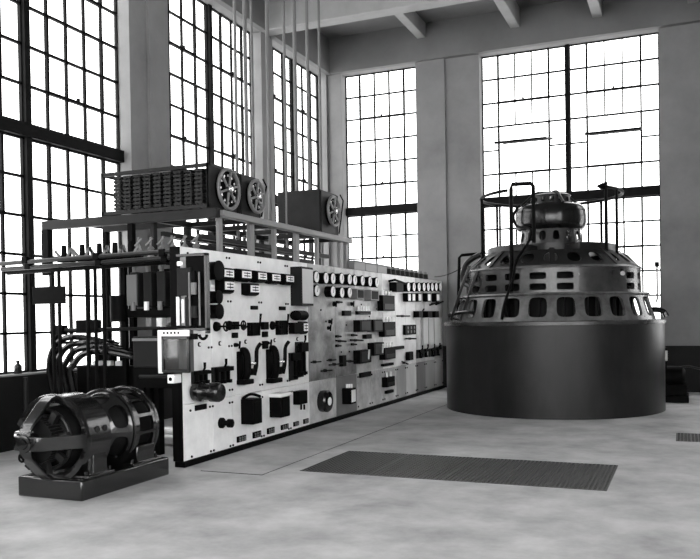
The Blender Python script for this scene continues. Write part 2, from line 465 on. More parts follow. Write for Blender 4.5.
def bolts(x, y, pair=True):
    yc, zc = onx(x, y, PX); t = panel_at(yc-.02)
    for d in ((-.03, .03) if pair else (0,)):
        tt = panel_at(yc+d)
        MB().cyl((PX, yc+d, zc), (PX+.012, yc+d, zc), .013, n=8).build('bolt', 'black', tt)
def nameplate(x0, y0, x1, y1, double=False):
    a, b, z0, z1 = face(x0, y0, x1, y1, PX); t = panel_at((a+b)/2)
    o = MB().box(PX, PX+.02, a, b, z0, z1).build('terminal_block', 'black', t, bevel=.003)
    if double:
        m = MB(); w = b-a; h = z1-z0
        for k in range(3):
            for j in range(2): m.cyl((PX+.02, a+w*(.2+.3*k), z0+h*(.3+.4*j)), (PX+.03, a+w*(.2+.3*k), z0+h*(.3+.4*j)), .012, n=8)
        m.build('terminal', 'steel', o)
def knife_switch(x0, y0, x1, y1, poles=3, hy=None, p=.06):
    a, b, z0, z1 = face(x0, y0, x1, y1, PX+p); t = panel_at((a+b)/2); w = b-a; h = z1-z0
    o = MB().box(PX, PX+.025, a, b, z0, z1).build('knife_switch', 'panelgrey', t, bevel=.003)
    for k in range(poles):
        y = a+w*(k+.5)/poles
        MB().box(PX+.025, PX+p, y-.012, y+.012, z0+h*.05, z1-h*.05).build('blade', 'black', o)
        for zz in (z0+h*.12, z1-h*.12):
            MB().box(PX+.02, PX+p+.02, y-.022, y+.022, zz-.02, zz+.02).build('jaw', 'black', o)
    MB().box(PX+p-.01, PX+p+.025, a, b, z1-h*.28, z1-h*.02).build('crossbar', 'black', o, bevel=.004)
    zt = z1+.09
    MB().tube([(PX+p, (a+b)/2, z1-h*.1), (PX+p+.03, (a+b)/2, z1+.03), (PX+p+.03, (a+b)/2, zt)], [.012, .014, .016], 8).build('handle', 'black', o)
def breaker(x0, y0, x1, y1, lx):
    """carbon-break circuit breaker: long rounded arm, heavy foot and a lever"""
    p = .10
    a, b, z0, z1 = face(x0, y0, x1, y1, PX+p); t = panel_at((a+b)/2); w = b-a; h = z1-z0
    o = MB().box(PX, PX+.03, a+.01, a+w*.42, z0, z1-.03).build('circuit_breaker', 'black', t, bevel=.01)
    ya = a+w*.25
    MB().tube(smooth_path([(PX+.06, ya, z0+.03), (PX+p, ya, z0+h*.3), (PX+p, ya, z0+h*.75), (PX+.07, ya, z1-.03), (PX+.03, ya, z1-.03)]), .046, 10).build('contact_arm', 'black', o)
    MB().box(PX, PX+p+.02, a, a+w*.62, z0-.02, z0+.04).build('lower_stud_block', 'black', o, bevel=.012)
    MB().box(PX+.01, PX+p+.02, a+w*.42, a+w*.8, z0+.08, z0+h*.40).build('trip_coil', 'black', o, bevel=.03)
    yl, zl = onx(lx, y0-5, PX+p+.04)
    MB().tube(smooth_path([(PX+p, a+w*.7, z0+h*.2), (PX+p+.03, a+w*.72, z0+h*.55), (PX+p+.03, yl, z1-.02), (PX+p+.07, yl+.03, zl+.01)]), [.03]*6+[.026]*6+[.024]*6+[.02], 8).build('lever', 'black', o)
    MB().cyl((PX+p, ya, z0+h*.55), (PX+p+.03, a+w*.72, z0+h*.55), .018, n=8).build('link', 'bright', o)
def control_switch(x, y, r=.035, p=.12, wheel=True):
    yc, zc = onx(x, y, PX+.02); t = panel_at(yc); f = xframe(yc, zc)
    o = MB().lathe([(r*1.25, 0), (r*1.25, .02), (r, .045), (r*.5, .05)], f, 16).build('control_switch', 'black', t)
    MB().cyl((PX+.04, yc, zc), (PX+p, yc, zc), .011, n=8).build('shaft', 'black', o)
    if wheel:
        MB().torus(f, r*1.15, p, .009, 18, 6).bar((PX+p, yc-r, zc), (PX+p, yc+r, zc), .01, .01).bar((PX+p, yc, zc-r), (PX+p, yc, zc+r), .01, .01).build('handwheel', 'black', o)
    else:
        MB().bar((PX+p, yc-.01, zc-.045), (PX+p, yc+.01, zc+.045), .02, .02).build('grip', 'black', o, bevel=.005)
def lamp(x, y):
    yc, zc = onx(x, y, PX); t = panel_at(yc); f = xframe(yc, zc)
    o = MB().lathe([(.026, 0), (.026, .012), (.016, .014)], f, 16).build('lamp_holder', 'black', t)
    MB().lathe([(.017, .01), (.015, .02), (.006, .026)], f, 12).build('lamp_lens', 'dial', o)

# near group: edgewise meters
for f4 in ((225, 269.5, 234, 276.6), (242.8, 270.8, 251.6, 277.6), (259, 272.6, 266.8, 279), (273, 274.3, 280.6, 280.4), (287, 275.6, 294, 281.4)): edge_meter(*f4)
for f4 in ((225.6, 281.5, 234.6, 289.5), (251.3, 285.2, 259.6, 292)): edge_meter(*f4)
round_meter(219.5, 270.5, .11, .13, 'round_relay', None)
round_meter(219.5, 297, .075, .13, 'round_relay', None)
round_meter(220, 311.5, .085, .13, 'round_relay', None)
# control switches, lamps
control_switch(217, 326.5, .045, .14); control_switch(230, 325.5, .045, .20, True)
control_switch(273, 325.5, .045, .13); control_switch(244, 326.8, .025, .10, False)
relay(234.7, 321.5, 239.6, 329.5, .05, 'switch_block'); relay(234.3, 332.6, 238.4, 338.2, .04, 'switch_block')
for x, y in ((199, 344.4), (219.5, 343.4), (245.3, 341.7), (274.3, 340.2), (297, 339)): lamp(x, y)
control_switch(236, 345, .02, .07, False); control_switch(267, 343, .02, .08, False)
relay(252.5, 322.5, 260.6, 336, .08, 'lever_switch'); relay(280.6, 320.5, 288.2, 335, .08, 'lever_switch')
for lx, ly in ((259.7, 334), (287.4, 333)):
    y_, z_ = onx(lx, ly, PX+.09); o = panel_at(y_)
    MB().tube([(PX+.08, y_, z_), (PX+.10, y_, z_+.16), (PX+.11, y_, z_+.25)], [.012, .013, .016], 8).build('switch_lever', 'black', o)
relay(264, 322, 269, 329.6, .05, 'switch_block'); relay(264.2, 331.5, 268.4, 337.2, .04, 'switch_block')
relay(264.5, 341, 268.5, 349, .04, 'switch_block')
relay(294.3, 322.5, 304, 334, .09, 'box_relay', front=None); edge_meter(303.8, 323.5, 308.3, 331, .09, 'small_indicator')
# glazed cabinet
o, (a, b, z0, z1) = relay(301.3, 266.3, 313, 305.6, .17, 'tall_cabinet', 'panelgrey')
MB().box(PX+.17, PX+.18, a+.02, b-.02, z0+.03, z1-.03).build('cabinet_front', 'slate_l', o, bevel=.004)
# rounded device below the cabinet
yc, zc = onx(298.5, 315.5, PX+.06); f = lambda r, a, h: (PX+.09+r*cos(a), yc-.17+h, zc+r*sin(a)*.8)
MB().lathe([(.05, 0), (.085, .02), (.085, .26), (.05, .28)], f, 20).build('cylindrical_relay', 'black', panel_at(yc))
# knife switches and breakers
knife_switch(195.5, 371.5, 209.5, 385, 3); knife_switch(215.5, 367.5, 232.3, 385, 3)
breaker(243, 349, 258, 383.5, 257.5); breaker(272, 347, 286.5, 382, 286)
a, b, z0, z1 = face(292, 352, 306, 382, PX+.06)
knife_switch(291.5, 353, 299.5, 381, 1, p=.05); knife_switch(300, 342, 307, 378, 2, p=.08)
# bolts
for p in ((230.6, 389.8), (230.6, 402.5), (211, 406.5), (260.8, 384.7), (260.8, 397.2), (288.2, 380.7), (212, 450.8), (231.4, 445.6), (258.8, 262.4), (227.5, 258), (285.8, 266), (229, 301.4), (259.8, 302.5), (286.6, 304), (261, 345.5), (209.7, 347.4), (230, 346)): bolts(*p)
for p in ((190, 410.6), (191.4, 456.6), (187.2, 253.2)): bolts(*p, pair=False)
relay(252.3, 305.6, 258.3, 309.6, .03, 'nameplate'); relay(280.5, 306.4, 286, 310.2, .03, 'nameplate')
# lower black boxes
relay(253, 399.5, 262, 425, .17, 'lower_instrument_box', 'black', front='black')
o, (a, b, z0, z1) = relay(281, 397.5, 290, 418, .17, 'lower_instrument_box', 'black', front='black')
MB().box(PX, PX+.19, a-.03, b+.02, z1, z1+.05).build('white_cap', 'porcelain', o, bevel=.015)
MB().cyl((PX+.03, b, z1+.02), (PX+.03, b+.35, z1+.02), .012, n=8).build('arm_rod', 'steel', o)
a, b, z0, z1 = face(253, 394, 258, 399, PX+.1)
MB().tube(smooth_path([(PX+.02, a-.12, z0+.01), (PX+.08, a-.02, z1), (PX+.13, b, z0+.02)]), .018, 8).build('box_handle', 'black', panel_at(a))
relay(299.5, 391.5, 307.5, 405, .10, 'plug_box', 'black')
for k in range(2):
    y_, z_ = onx(302.5+3*k, 406, PX+.08); MB().cyl((PX+.06, y_, z_+.02), (PX+.06, y_, z_-.05), .014, n=8).build('plug_stem', 'black', panel_at(y_))
# knob pair
yc, zc = onx(223, 423, PX+.03); f = xframe(yc, zc)
o = MB().lathe([(.062, 0), (.062, .03), (.05, .04), (.03, .05), (.03, .09), (.05, .10), (.05, .15), (.035, .16)], f, 20).build('double_knob', 'black', panels[1])
nameplate(194.5, 405.5, 205.5, 411)
for p in ((236.5, 436.8, 245, 442.8), (252.3, 432.4, 260, 438.6), (266.6, 428.5, 273.4, 434.4), (280.5, 425.2, 287.5, 430.2), (293, 422.2, 297.8, 426.6), (303, 419.3, 307.5, 424)): nameplate(*p, double=True)
for p in ((262.5, 436), (289.5, 428.5)): bolts(*p)
# drum controller at the near end: barrel pointing out from the board
yc, zc = 7.30, .785; f = xframe(yc, zc)
o = MB().lathe([(.03, -.02), (.03, .03), (.10, .03), (.105, .05), (.105, .12), (.09, .14), (.085, .22), (.105, .24), (.105, .33), (.09, .36), (.05, .365)], f, 28).build('barrel_rheostat', 'blackgloss', panels[0])
# middle group: round meters
for p in ((316.4, 277), (326, 278), (333, 278.6), (341.7, 278.6), (349.6, 279.3), (354.9, 280.2), (362.6, 280.8), (370, 281.6), (376.8, 282.4)): round_meter(*p)
for p in ((317, 290.7), (333, 291.5), (342, 292.6), (349.6, 292.6)): round_meter(*p)
relay(357, 288.5, 364.3, 299, .12, 'square_meter', 'steel', front='black'); relay(370.8, 289.6, 379, 300.5, .12, 'square_meter', 'steel', front='black')
for x in (408.6, 414, 419, 424, 428.2, 432.2, 436.2, 440.2): round_meter(x, 287, .095, .10, 'round_meter')
for x in (411, 415.4, 421.5, 430.8, 439.6): relay(x-3.3, 293, x, 301.6, .10, 'square_relay', 'black', front='dial')
relay(396.5, 282, 403.5, 291.5, .14, 'large_relay', 'black')
yc, zc = onx(394, 281, PX+.1)
MB().tube([(PX+.0, yc, zc), (PX+.12, yc, zc+.02), (PX+.14, yc+.5, zc-.03)], .02, 8).build('relay_bracket', 'black', panel_at(yc))
for (x0, y0, x1, y1) in ((383, 295, 394.8, 310.8), (384.5, 322, 395.6, 337), (385, 348, 395.7, 360)): relay(x0, y0, x1, y1, .11, 'pronged_relay', 'black', prongs=4)
relay(360, 320, 371.4, 332, .12, 'box_relay', 'black', front='rackm'); relay(373.6, 319.5, 383, 332, .12, 'box_relay', 'black', front='rackm')
relay(360, 350.5, 371.4, 364, .12, 'box_relay', 'black', front='rackm'); relay(374, 343, 384, 356, .12, 'box_relay', 'black', front='rackm')
for lx, ly in ((367.5, 356), (381.4, 350)):
    y_, z_ = onx(lx, ly, PX+.13); MB().tube([(PX+.13, y_+.05, z_-.05), (PX+.17, y_-.02, z_+.10)], .014, 8).build('white_handle', 'porcelain', panel_at(y_))
relay(358.5, 311, 371, 314.6, .06, 'terminal_strip', 'black', prongs=5)
relay(366.5, 334.5, 372, 339, .08, 'small_switch', 'black'); relay(344.5, 310.5, 351.5, 315.8, .05, 'plug_switch', 'black')
def long_handle(x0, y0, x1, y1, r=.014, name='operating_handle'):
    a, za = onx(x0, y0, PX+.05); b, zb = onx(x1, y1, PX+.05); t = panel_at((a+b)/2)
    o = MB().tube([(PX+.05, a, za), (PX+.05, b, zb)], r, 8).build(name, 'black', t)
    MB().cyl((PX, (a+b)/2, (za+zb)/2), (PX+.05, (a+b)/2, (za+zb)/2), .02, n=8).build('pivot', 'black', o)
for p in ((336, 340.6, 346, 341.4), (350.5, 340, 363, 340.4), (344.5, 361, 358, 361.5), (397, 316, 409.8, 316), (406, 338.6, 416, 338.6), (336, 336.2, 341, 336.4), (336, 345.6, 341, 345.8), (351.5, 335, 357, 335.2), (351.5, 344.2, 356.5, 344.4), (337, 302, 342, 302.2), (402, 361.5, 408, 364)): long_handle(*p)
control_switch(330, 321.5, .022, .05, False); control_switch(328.8, 328, .022, .05, False); control_switch(334.5, 304, .03, .05, False); control_switch(352, 304, .025, .05, False)
relay(342.5, 355.5, 346.5, 366.5, .06, 'switch_block', 'black')
for p in ((320.6, 310), (325.7, 321.5), (376, 309), (341, 352), (349, 351.6), (361, 304.5), (346, 325), (369, 316.5)): bolts(*p, pair=False)
for p in ((329, 365, 342, 363.6), (321, 371, 332, 370.2), (311, 362.3, 321, 361.6), (327, 360.4, 336, 359.8)): long_handle(*p, .010, 'thin_rod')
# far group
o, (a, b, z0, z1) = relay(405.6, 325, 416.3, 335, .05, 'perforated_plate', 'black')
for k in range(3):
    for j in range(2):
        yy = a+(b-a)*(.2+.3*k); zz = z0+(z1-z0)*(.3+.4*j)
        MB().cyl((PX+.05, yy, zz), (PX+.058, yy, zz), .028, n=12).build('button', 'steel', o)
for (x0, x1) in ((423.5, 428), (428.8, 433.6), (434.4, 441)): relay(x0, 318, x1, 345.5, .05, 'cover_plate', 'slate_l', bev=.003)
for (x0, x1) in ((419, 423), (428, 432.4), (435.6, 439)): relay(x0, 311, x1, 317.5, .12, 'bracket_block', 'black')
long_handle(430, 305, 437, 302.5, .018); long_handle(436, 304.5, 443, 301.5, .018); long_handle(420, 315, 424, 309, .016)
for (x0, y0) in ((419, 350), (424.5, 349), (431, 348.5), (436.5, 347.5)): knife_switch(x0, y0, x0+4.4, y0+8.6, 1, p=.06)
long_handle(421, 353.5, 433, 348.5, .018); long_handle(433, 350.5, 441, 345.8, .018)
relay(409.5, 352, 413.5, 360.5, .08, 'small_switch', 'black'); relay(394, 346.8, 404.5, 350, .05, 'terminal_strip', 'black')
# lower slabs
yc, zc = onx(329, 401.3, PX+.12); f = xframe(yc, zc)
o = MB().lathe([(.155, 0), (.16, .03), (.16, .10), (.14, .125), (.10, .13)], f, 32).build('round_relay', 'blackgloss', panel_at(yc))
MB().lathe([(.06, .125), (.06, .137)], f, 20).build('dial', 'dial', o)
o, (a, b, z0, z1) = relay(350.8, 388.5, 356, 404.5, .15, 'lower_relay', 'black', front='dial')
for k in range(3): MB().cyl((PX+.04+.04*k, (a+b)/2, z1), (PX+.04+.04*k, (a+b)/2, z1+.06), .018, n=8).build('terminal_post', 'porcelain', o)
relay(360.5, 373, 371.5, 378, .03, 'recess_plate', 'black'); relay(387, 377.5, 395, 387.5, .10, 'lower_relay', 'black', prongs=2)
relay(384, 364, 394, 366.6, .06, 'terminal_strip', 'black'); relay(387.5, 391, 394, 394, .06, 'terminal_strip', 'black')
for i in range(7, 15):
    for z in (.12, .60):
        for y in (J[i]+.05, J[i+1]-.05): MB().cyl((PX, y, z), (PX+.012, y, z), .014, n=8).build('bolt', 'black', panels[i])

# swing bracket board at the near end (faces the camera, stands out from the board)
t = thing('swing_instrument_board', 'dark framed instrument board standing out from the near end of the switchboard', 'instrument board', (-4.86, 7.08, 1.44))
x0, x1, y0, z0, z1 = -4.895, -4.525, 7.09, 1.445, 2.245
MB().box(x1-.03, x1, y0-.06, y0, z0-.03, z1).box(x0, x1, y0-.06, y0, z1-.03, z1).box(x0, x1, y0-.06, y0, z0, z0+.03).build('board_frame', 'blackgloss', t, bevel=.004)
MB().box(x0+.10, x1-.03, y0-.03, y0-.012, z0+.03, z1-.03).build('back_board', 'black', t)
MB().box(x0, x0+.17, y0-.05, y0-.03, 1.81, 2.10).build('grey_plate', 'panelgrey', t, bevel=.004)
MB().box(x0, x0+.03, y0-.07, y0-.05, 1.50, 1.80).build('white_strip', 'porcelain', t)
MB().box(x0+.07, x0+.10, y0-.075, y0-.05, 1.53, 1.77).build('white_strip', 'porcelain', t)
MB().box(x0+.11, x0+.16, y0-.08, y0-.03, 1.48, 1.80).build('relay_tube', 'panelgrey', t, bevel=.01)
MB().box(x0+.02, x0+.09, y0-.08, y0-.05, 2.12, 2.17).build('porcelain_block', 'porcelain', t, bevel=.01)
for k, zz in enumerate((1.66, 1.9, 2.02)):
    MB().cyl((x1-.13, y0-.10, zz-.08), (x1-.13, y0-.10, zz+.04), .035-.004*k, n=14).build('coil', ('panelgrey', 'steel', 'black')[k], t)
for xx in (x1-.19, x1-.07): MB().cyl((xx, y0-.09, 1.5), (xx, y0-.09, 2.05), .010, n=8).build('guide_rod', 'steel', t)
MB().cyl((x0-.25, y0-.04, 1.47), (x0+.22, y0-.04, 1.48), .022, n=10).build('swing_arm', 'black', t)
MB().tube(arc((x1-.06, y0-.05, z0-.04), .045, pi, 2*pi, 10), .016, 8).build('hook', 'black', t)
MB().cyl((x0+.20, y0-.05, z0-.03), (x0+.20, y0-.05, z0-.09), .04, n=14).build('lug', 'black', t)
# glazed instrument case
t = thing('glazed_case', 'white framed glass-fronted instrument case beside the near end of the switchboard', 'instrument case', (-4.93, 7.0, 1.0))
MB().box(-5.124, -4.73, 7.02, 7.085, 1.02, 1.455).build('case_body', 'wood', t, bevel=.004)
MB().box(-5.124, -5.07, 7.00, 7.02, 1.0, 1.455).box(-5.07, -4.73, 7.0, 7.02, 1.39, 1.455).build('white_frame', 'porcelain', t, bevel=.004)
MB().box(-5.07, -4.73, 6.99, 7.02, 1.36, 1.39).box(-5.07, -5.045, 6.99, 7.02, 1.03, 1.39).box(-4.755, -4.73, 6.99, 7.02, 1.03, 1.39).box(-5.07, -4.73, 6.99, 7.02, 1.01, 1.035).build('black_frame', 'blackgloss', t, bevel=.003)
MB().box(-5.045, -4.755, 6.995, 6.999, 1.035, 1.36).build('case_glass', 'caseglass', t)
MB().box(-4.87, -4.76, 7.012, 7.019, 1.05, 1.35).build('chart_sheet', 'steel', t)
m = MB()
for k in range(5): m.cyl((-5.04+.045*k, 6.998, 1.425), (-5.04+.045*k, 7.004, 1.425), .013, n=8)
m.build('vent_holes', 'black', t)
MB().box(-4.98, -4.90, 6.96, 7.10, .90, .99).build('terminal_block', 'dial', t, bevel=.006)
MB().cyl((-5.4, 7.05, .96), (-4.95, 7.05, .97), .018, n=8).build('support_rod', 'panelgrey', t)
MB().cyl((-4.94, 6.955, .945), (-4.94, 6.965, .945), .02, n=10).build('terminal', 'black', t)

# ------------------------------------------------------------------ overhead rack
RX, RZ, RY = -4.99, 2.80, 8.03
BX = -5.95
t = thing('overhead_rack', 'dark steel rack of rails and posts standing above and behind the switchboard', 'rack', (-5.5, 10, 0))
MB().box(-7.60, RX, RY-.05, RY+.04, RZ-.055, RZ+.055).build('front_rail', 'rackm', t, bevel=.006)
MB().box(-7.15, BX, 8.60, 8.68, RZ-.05, RZ+.03).build('cross_rail', 'rackm', t, bevel=.006)
MB().box(RX-.05, RX+.05, RY+.04, 11.98, RZ-.04, RZ+.035).build('side_rail', 'steel', t, bevel=.006)
MB().box(BX-.04, BX+.04, RY+.04, 11.98, RZ-.04, RZ+.035).build('side_rail', 'rackm', t, bevel=.006)
ys = [8.12, 8.86, 9.48, 10.14, 10.82, 11.66, 11.93]
for i, y in enumerate(ys):
    w = .035 if i not in (1, 3, 6) else .055
    MB().box(RX-.075, RX-.025, y-w, y+w, 0, RZ-.04).build('post', 'steel', t, bevel=.005)
    MB().box(BX-.05, BX+.01, y-.035, y+.035, 0, RZ-.04).build('post', 'rackm', t, bevel=.005)
    if i < 6: MB().box(BX, RX-.05, y-.03, y+.03, RZ-.03, RZ+.03).build('cross_rail', 'rackm', t, bevel=.004)
for x, z in ((-5.35, 2.56), (-5.62, 2.48), (-5.9, 2.62)):
    MB().box(x-.03, x+.03, 8.2, 11.9, z-.03, z+.03).build('lower_rail', 'rackm', t, bevel=.004)
MB().box(-7.61, -7.50, RY-.05, RY+.04, 2.16, RZ-.055).build('post', 'black', t, bevel=.005)
MB().box(-7.15, -7.08, 8.60, 8.68, 0, RZ-.05).build('post', 'black', t, bevel=.005)
MB().bar((-6.23, RY, .0), (-6.23, RY, RZ-.05), .07, .07).build('post', 'black', t)

# rheostat banks on the rack
def handwheel(parent, X, yc, zc, R, light='steel'):
    f = lambda r, a, h: (X+h, yc+r*cos(a), zc+r*sin(a))
    MB().torus(f, R, .06, .022, 36, 8).build('handwheel_rim', light, parent)
    MB().lathe([(R*.93, 0), (R*.93, .03), (R*.8, .035)], f, 32).build('face_plate', 'black', parent)
    m = MB()
    for k in range(6):
        a = k*pi/3+.3; m.bar((X+.06, yc, zc), (X+.06, yc+R*cos(a), zc+R*sin(a)), .02, .022)
    m.build('spokes', 'steel', parent)
    MB().lathe([(.05, .02), (.05, .09), (.025, .11)], f, 16).build('hub', 'bright', parent)
    for k in range(12):
        a = 2*pi*k/12; MB().cyl((X+.03, yc+R*.7*cos(a), zc+R*.7*sin(a)), (X+.05, yc+R*.7*cos(a), zc+R*.7*sin(a)), .016, n=8).build('contact_stud', 'bright', parent)
bz = RZ+.057
t = thing('rheostat_bank', 'large open bank of grid resistors with handwheel on top of the rack', 'rheostat', (-5.8, 8.3, bz))
bx0, bx1, by0, by1, bt = -6.65, -5.085, 7.99, 8.60, 3.385
m = MB()
for x in (bx0+.02, bx1-.02):
    for y in (by0+.02, by1-.02): m.box(x-.02, x+.02, y-.02, y+.02, bz, bt)
for z in (bz+.03, bt-.02):
    for y in (by0+.015, by1-.015): m.box(bx0, bx1, y-.015, y+.015, z-.022, z+.022)
    for x in (bx0+.015, bx1-.015): m.box(x-.015, x+.015, by0, by1, z-.022, z+.022)
m.build('bank_frame', 'rackm', t, bevel=.003)
for c in range(9):
    x = bx0+.22+c*.147; g = MB()
    for k in range(9):
        z = bz+.085+k*.047
        g.box(x-.052, x+.052, by0+.03, by1-.06, z-.015, z+.015)
    g.cyl((x-.03, by0+.05, bz+.06), (x-.03, by0+.05, bt-.06), .012, n=6).cyl((x+.03, by0+.05, bz+.06), (x+.03, by0+.05, bt-.06), .012, n=6)
    g.build('grid_resistor', 'rackm', t)
MB().box(bx0+.12, bx1-.04, by0+.10, by1-.10, bt-.05, bt-.042).build('top_tray', 'rackm', t)
MB().box(bx1-.035, bx1-.005, by0, by1, bz+.02, bt).build('end_plate', 'rackm', t, bevel=.004)
handwheel(t, bx1-.005, 8.34, 3.12, .235)
def rheostat(label, y0, y1, x0, x1, zt, yc, zc, R, bodym):
    t = thing('rheostat', label, 'rheostat', ((x0+x1)/2, (y0+y1)/2, bz))
    zb = RZ+.036
    MB().box(x0, x1, y0, y1, zb, zt).build('rheostat_body', bodym, t, bevel=.01)
    MB().box(x1, x1+.02, y0+.02, y1-.02, zb+.02, zt-.02).build('end_plate', 'panelgrey', t, bevel=.004)
    handwheel(t, x1+.02, yc, zc, R)
    MB().tube([(x1+.03, y1-.02, zb+.05), (x1+.10, y1, zt-.10), (x1+.04, y1+.02, zt)], .012, 8).build('lever', 'black', t)
rheostat('small rheostat with handwheel just beyond the large resistor bank on the rack', 8.70, 9.22, -5.42, -5.10, 3.38, 9.00, 3.12, .20, 'panelgrey')
rheostat('plain dark steel rheostat box standing alone at the far end of the rack', 10.95, 11.62, -5.75, -5.04, 3.50, 11.30, 3.20, .22, 'rackm')

# bus bars at the near end, running to the left wall
for k, (y, z, lab) in enumerate(((7.30, 2.29, 'upper round bus bar running from the left wall to the switchboard top'),
                                 (7.34, 2.225, 'lower round bus bar just under the upper one at the near end'),
                                 (7.43, 2.205, 'rear bus bar behind the two near ones carrying the rods'))):
    t = thing('bus_bar', lab, 'bus bar', (-6.2, y, z), 'bus bars behind the switchboard')
    MB().cyl((-7.62, y, z-.02), (-5.06, y, z+.02), .026 if k < 2 else .045, n=12).build('bar', 'busm' if k < 2 else 'black', t)
    for x in (-7.2, -6.15, -5.25): MB().box(x-.04, x+.04, y-.035, y+.035, z-.035, z+.045).build('clamp', 'black', t, bevel=.008)
sw_l = ['first', 'second', 'third', 'fourth', 'fifth']
for k, x in enumerate((-6.72, -6.45, -6.20, -5.98, -5.76)):
    t = thing('disconnect_switch', 'small disconnect switch on the bus bars, %s from the left of five' % sw_l[k], 'switch', (x, 7.45, 2.27), 'disconnect switches on the bus bars')
    MB().box(x-.12, x+.10, 7.40, 7.52, 2.26, 2.33).build('switch_base', 'black', t, bevel=.02)
    MB().cyl((x-.03, 7.44, 2.33), (x-.03, 7.44, 2.46), .035, .028, 12).build('insulator_post', 'black', t)
    MB().bar((x+.02, 7.42, 2.30), (x+.10, 7.42, 2.42), .016, .03).bar((x+.10, 7.42, 2.42), (x+.15, 7.42, 2.29), .016, .03).build('switch_blade', 'conduit', t)
    MB().bar((x-.15, 7.42, 2.40), (x-.05, 7.42, 2.30), .016, .03).build('switch_clip', 'conduit', t)
# rods and plate
rods = [(-6.93, 7.44, 0, 2.165), (-6.835, 7.44, 0, 2.165), (-6.42, 7.44, 0, 2.165), (-6.30, 7.44, 0, 2.165), (-6.18, 7.44, 0, 2.165)]
for k, (x, y, za, zb) in enumerate(rods):
    tag(MB().cyl((x, y, za), (x, y, zb), .022, n=10).build('hanger_rod', 'black'),
        'thin dark vertical rod under the bus bars, %s from the left of five' % sw_l[k], 'rod', 'rods under the bus bars')
t = thing('dark_sign_plate', 'dark blank rectangular plate hung on two rods before the left window', 'plate', (-6.95, 7.40, 1.77))
MB().box(-7.20, -6.71, 7.39, 7.415, 1.775, 1.98).build('plate', 'black', t, bevel=.004)
MB().box(-6.96, -6.90, 7.415, 7.42, 1.85, 1.90).build('clip', 'black', t)
# horizontal pipe rails with junction boxes over the cables
t = thing('cable_support', 'dark pipe rail with small boxes above the curved cables', 'cable support', (-6.6, 7.7, 1.4))
MB().cyl((-7.2, 7.70, 1.46), (-5.6, 7.70, 1.47), .022, n=10).build('rail', 'panelgrey', t)
MB().cyl((-7.2, 7.75, 1.30), (-6.3, 7.75, 1.32), .018, n=10).build('rail', 'black', t)
MB().box(-6.78, -6.50, 7.64, 7.78, 1.42, 1.58).build('junction_box', 'black', t, bevel=.01)
MB().box(-7.15, -7.0, 7.66, 7.76, 1.40, 1.52).build('junction_box', 'black', t, bevel=.01)
MB().cyl((-6.18, 7.7, 1.55), (-6.18, 7.7, 1.86), .10, .10, 16).build('bushing', 'black', t)
for x in (-7.16, -5.65): MB().box(x-.03, x+.03, 7.68, 7.78, 0, 1.47).build('leg', 'black', t)
# curved cables
cl = ['outermost', 'second', 'third', 'innermost']
for k in range(4):
    x0 = (-7.16, -7.02, -6.88, -6.76)[k]; z1 = (1.37, 1.30, 1.25, 1.20)[k]; y = 7.60-.03*k; e = (.50, .58, .60, .55)[k]
    pts = smooth_path([(x0+.02, y+.1, .5), (x0, y, .95), (x0+.05, y, z1-.16), (x0+.22, y, z1-.02), (x0+e, y, z1), (x0+e+.35, y+.25, z1-.1)], 8)
    tag(MB().tube(pts, .036, 10).build('power_cable', 'blackgloss'), 'thick black curved cable behind the motor set, %s of four arcs' % cl[k], 'cable', 'curved power cables')
# breaker cells behind the board
t = thing('breaker_bank', 'dark bank of breaker poles with white fittings behind the near end of the switchboard', 'breaker bank', (-5.8, 8.0, 0))
for k in range(4):
    x = -6.03+.19*k
    p = MB().box(x, x+.12, 7.72, 8.05, 1.72, 2.13).build('breaker_pole', 'panelgrey', t, bevel=.012)
    MB().cyl((x+.06, 7.70, 1.68), (x+.06, 7.70, 1.78), .03, n=12).build('porcelain_stud', 'porcelain' if k % 2 else 'steel', p)
    MB().cyl((x+.06, 7.74, 2.13), (x+.06, 7.74, 2.21), .028, n=10).build('top_stud', 'steel', p)
MB().box(-6.06, -5.96+.04, 7.70, 7.72, 1.74, 2.10).build('light_strip', 'conduit', t)
MB().box(-6.16, -5.3, 7.72, 8.35, 1.60, 1.70).build('shelf', 'black', t, bevel=.006)
for x in (-6.14, -5.32): MB().box(x-.03, x+.03, 7.73, 7.79, 0, 2.2).build('post', 'black', t)
MB().box(-6.14, -5.30, 8.30, 8.36, .85, 2.2).build('back_plate', 'black', t)
for k in range(3): MB().box(-5.80+.15*k, -5.72+.15*k, 7.70, 7.9, 1.47, 1.59).build('terminal_block', ('steel', 'porcelain', 'conduit')[k], t, bevel=.008)
for k in range(2): MB().tube(arc((-5.42+.06*k, 7.68, 1.47), .07, pi*.2, pi, 8), .014, 8).build('jumper', 'conduit', t)
t = thing('oil_switch_row', 'low dark row of switch tanks with white porcelain feet behind the motor set', 'oil switch', (-6.4, 7.9, 0))
MB().box(-6.95, -5.85, 7.83, 7.985, .55, 1.02).build('tank', 'black', t, bevel=.02)
MB().box(-6.95, -5.85, 7.85, 7.98, 0, .55).build('plinth', 'black', t)
for k in range(3):
    x = -6.64+.17*k
    MB().box(x-.05, x+.05, 7.82, 7.90, 1.02, 1.08).build('porcelain_foot', 'porcelain', t, bevel=.01)
    MB().cyl((x, 7.93, 1.02), (x, 7.93, 1.26), .055, .05, 14).build('pole_unit', 'black', t)
t = thing('transformer_box', 'grey steel box behind the glazed case at the near end', 'box', (-5.66, 7.8, 0))
MB().box(-5.79, -5.28, 7.45, 7.68, 1.03, 1.38).build('box_body', 'panelgrey', t, bevel=.008)
MB().box(-5.79, -5.28, 7.45, 7.68, .80, 1.03).build('stand', 'black', t)
for x in (-5.75, -5.32): MB().box(x-.02, x+.02, 7.55, 7.59, 0, .80).build('leg', 'black', t)
MB().box(-5.79, -5.28, 7.435, 7.45, 1.33, 1.36).build('lid_strip', 'steel', t)
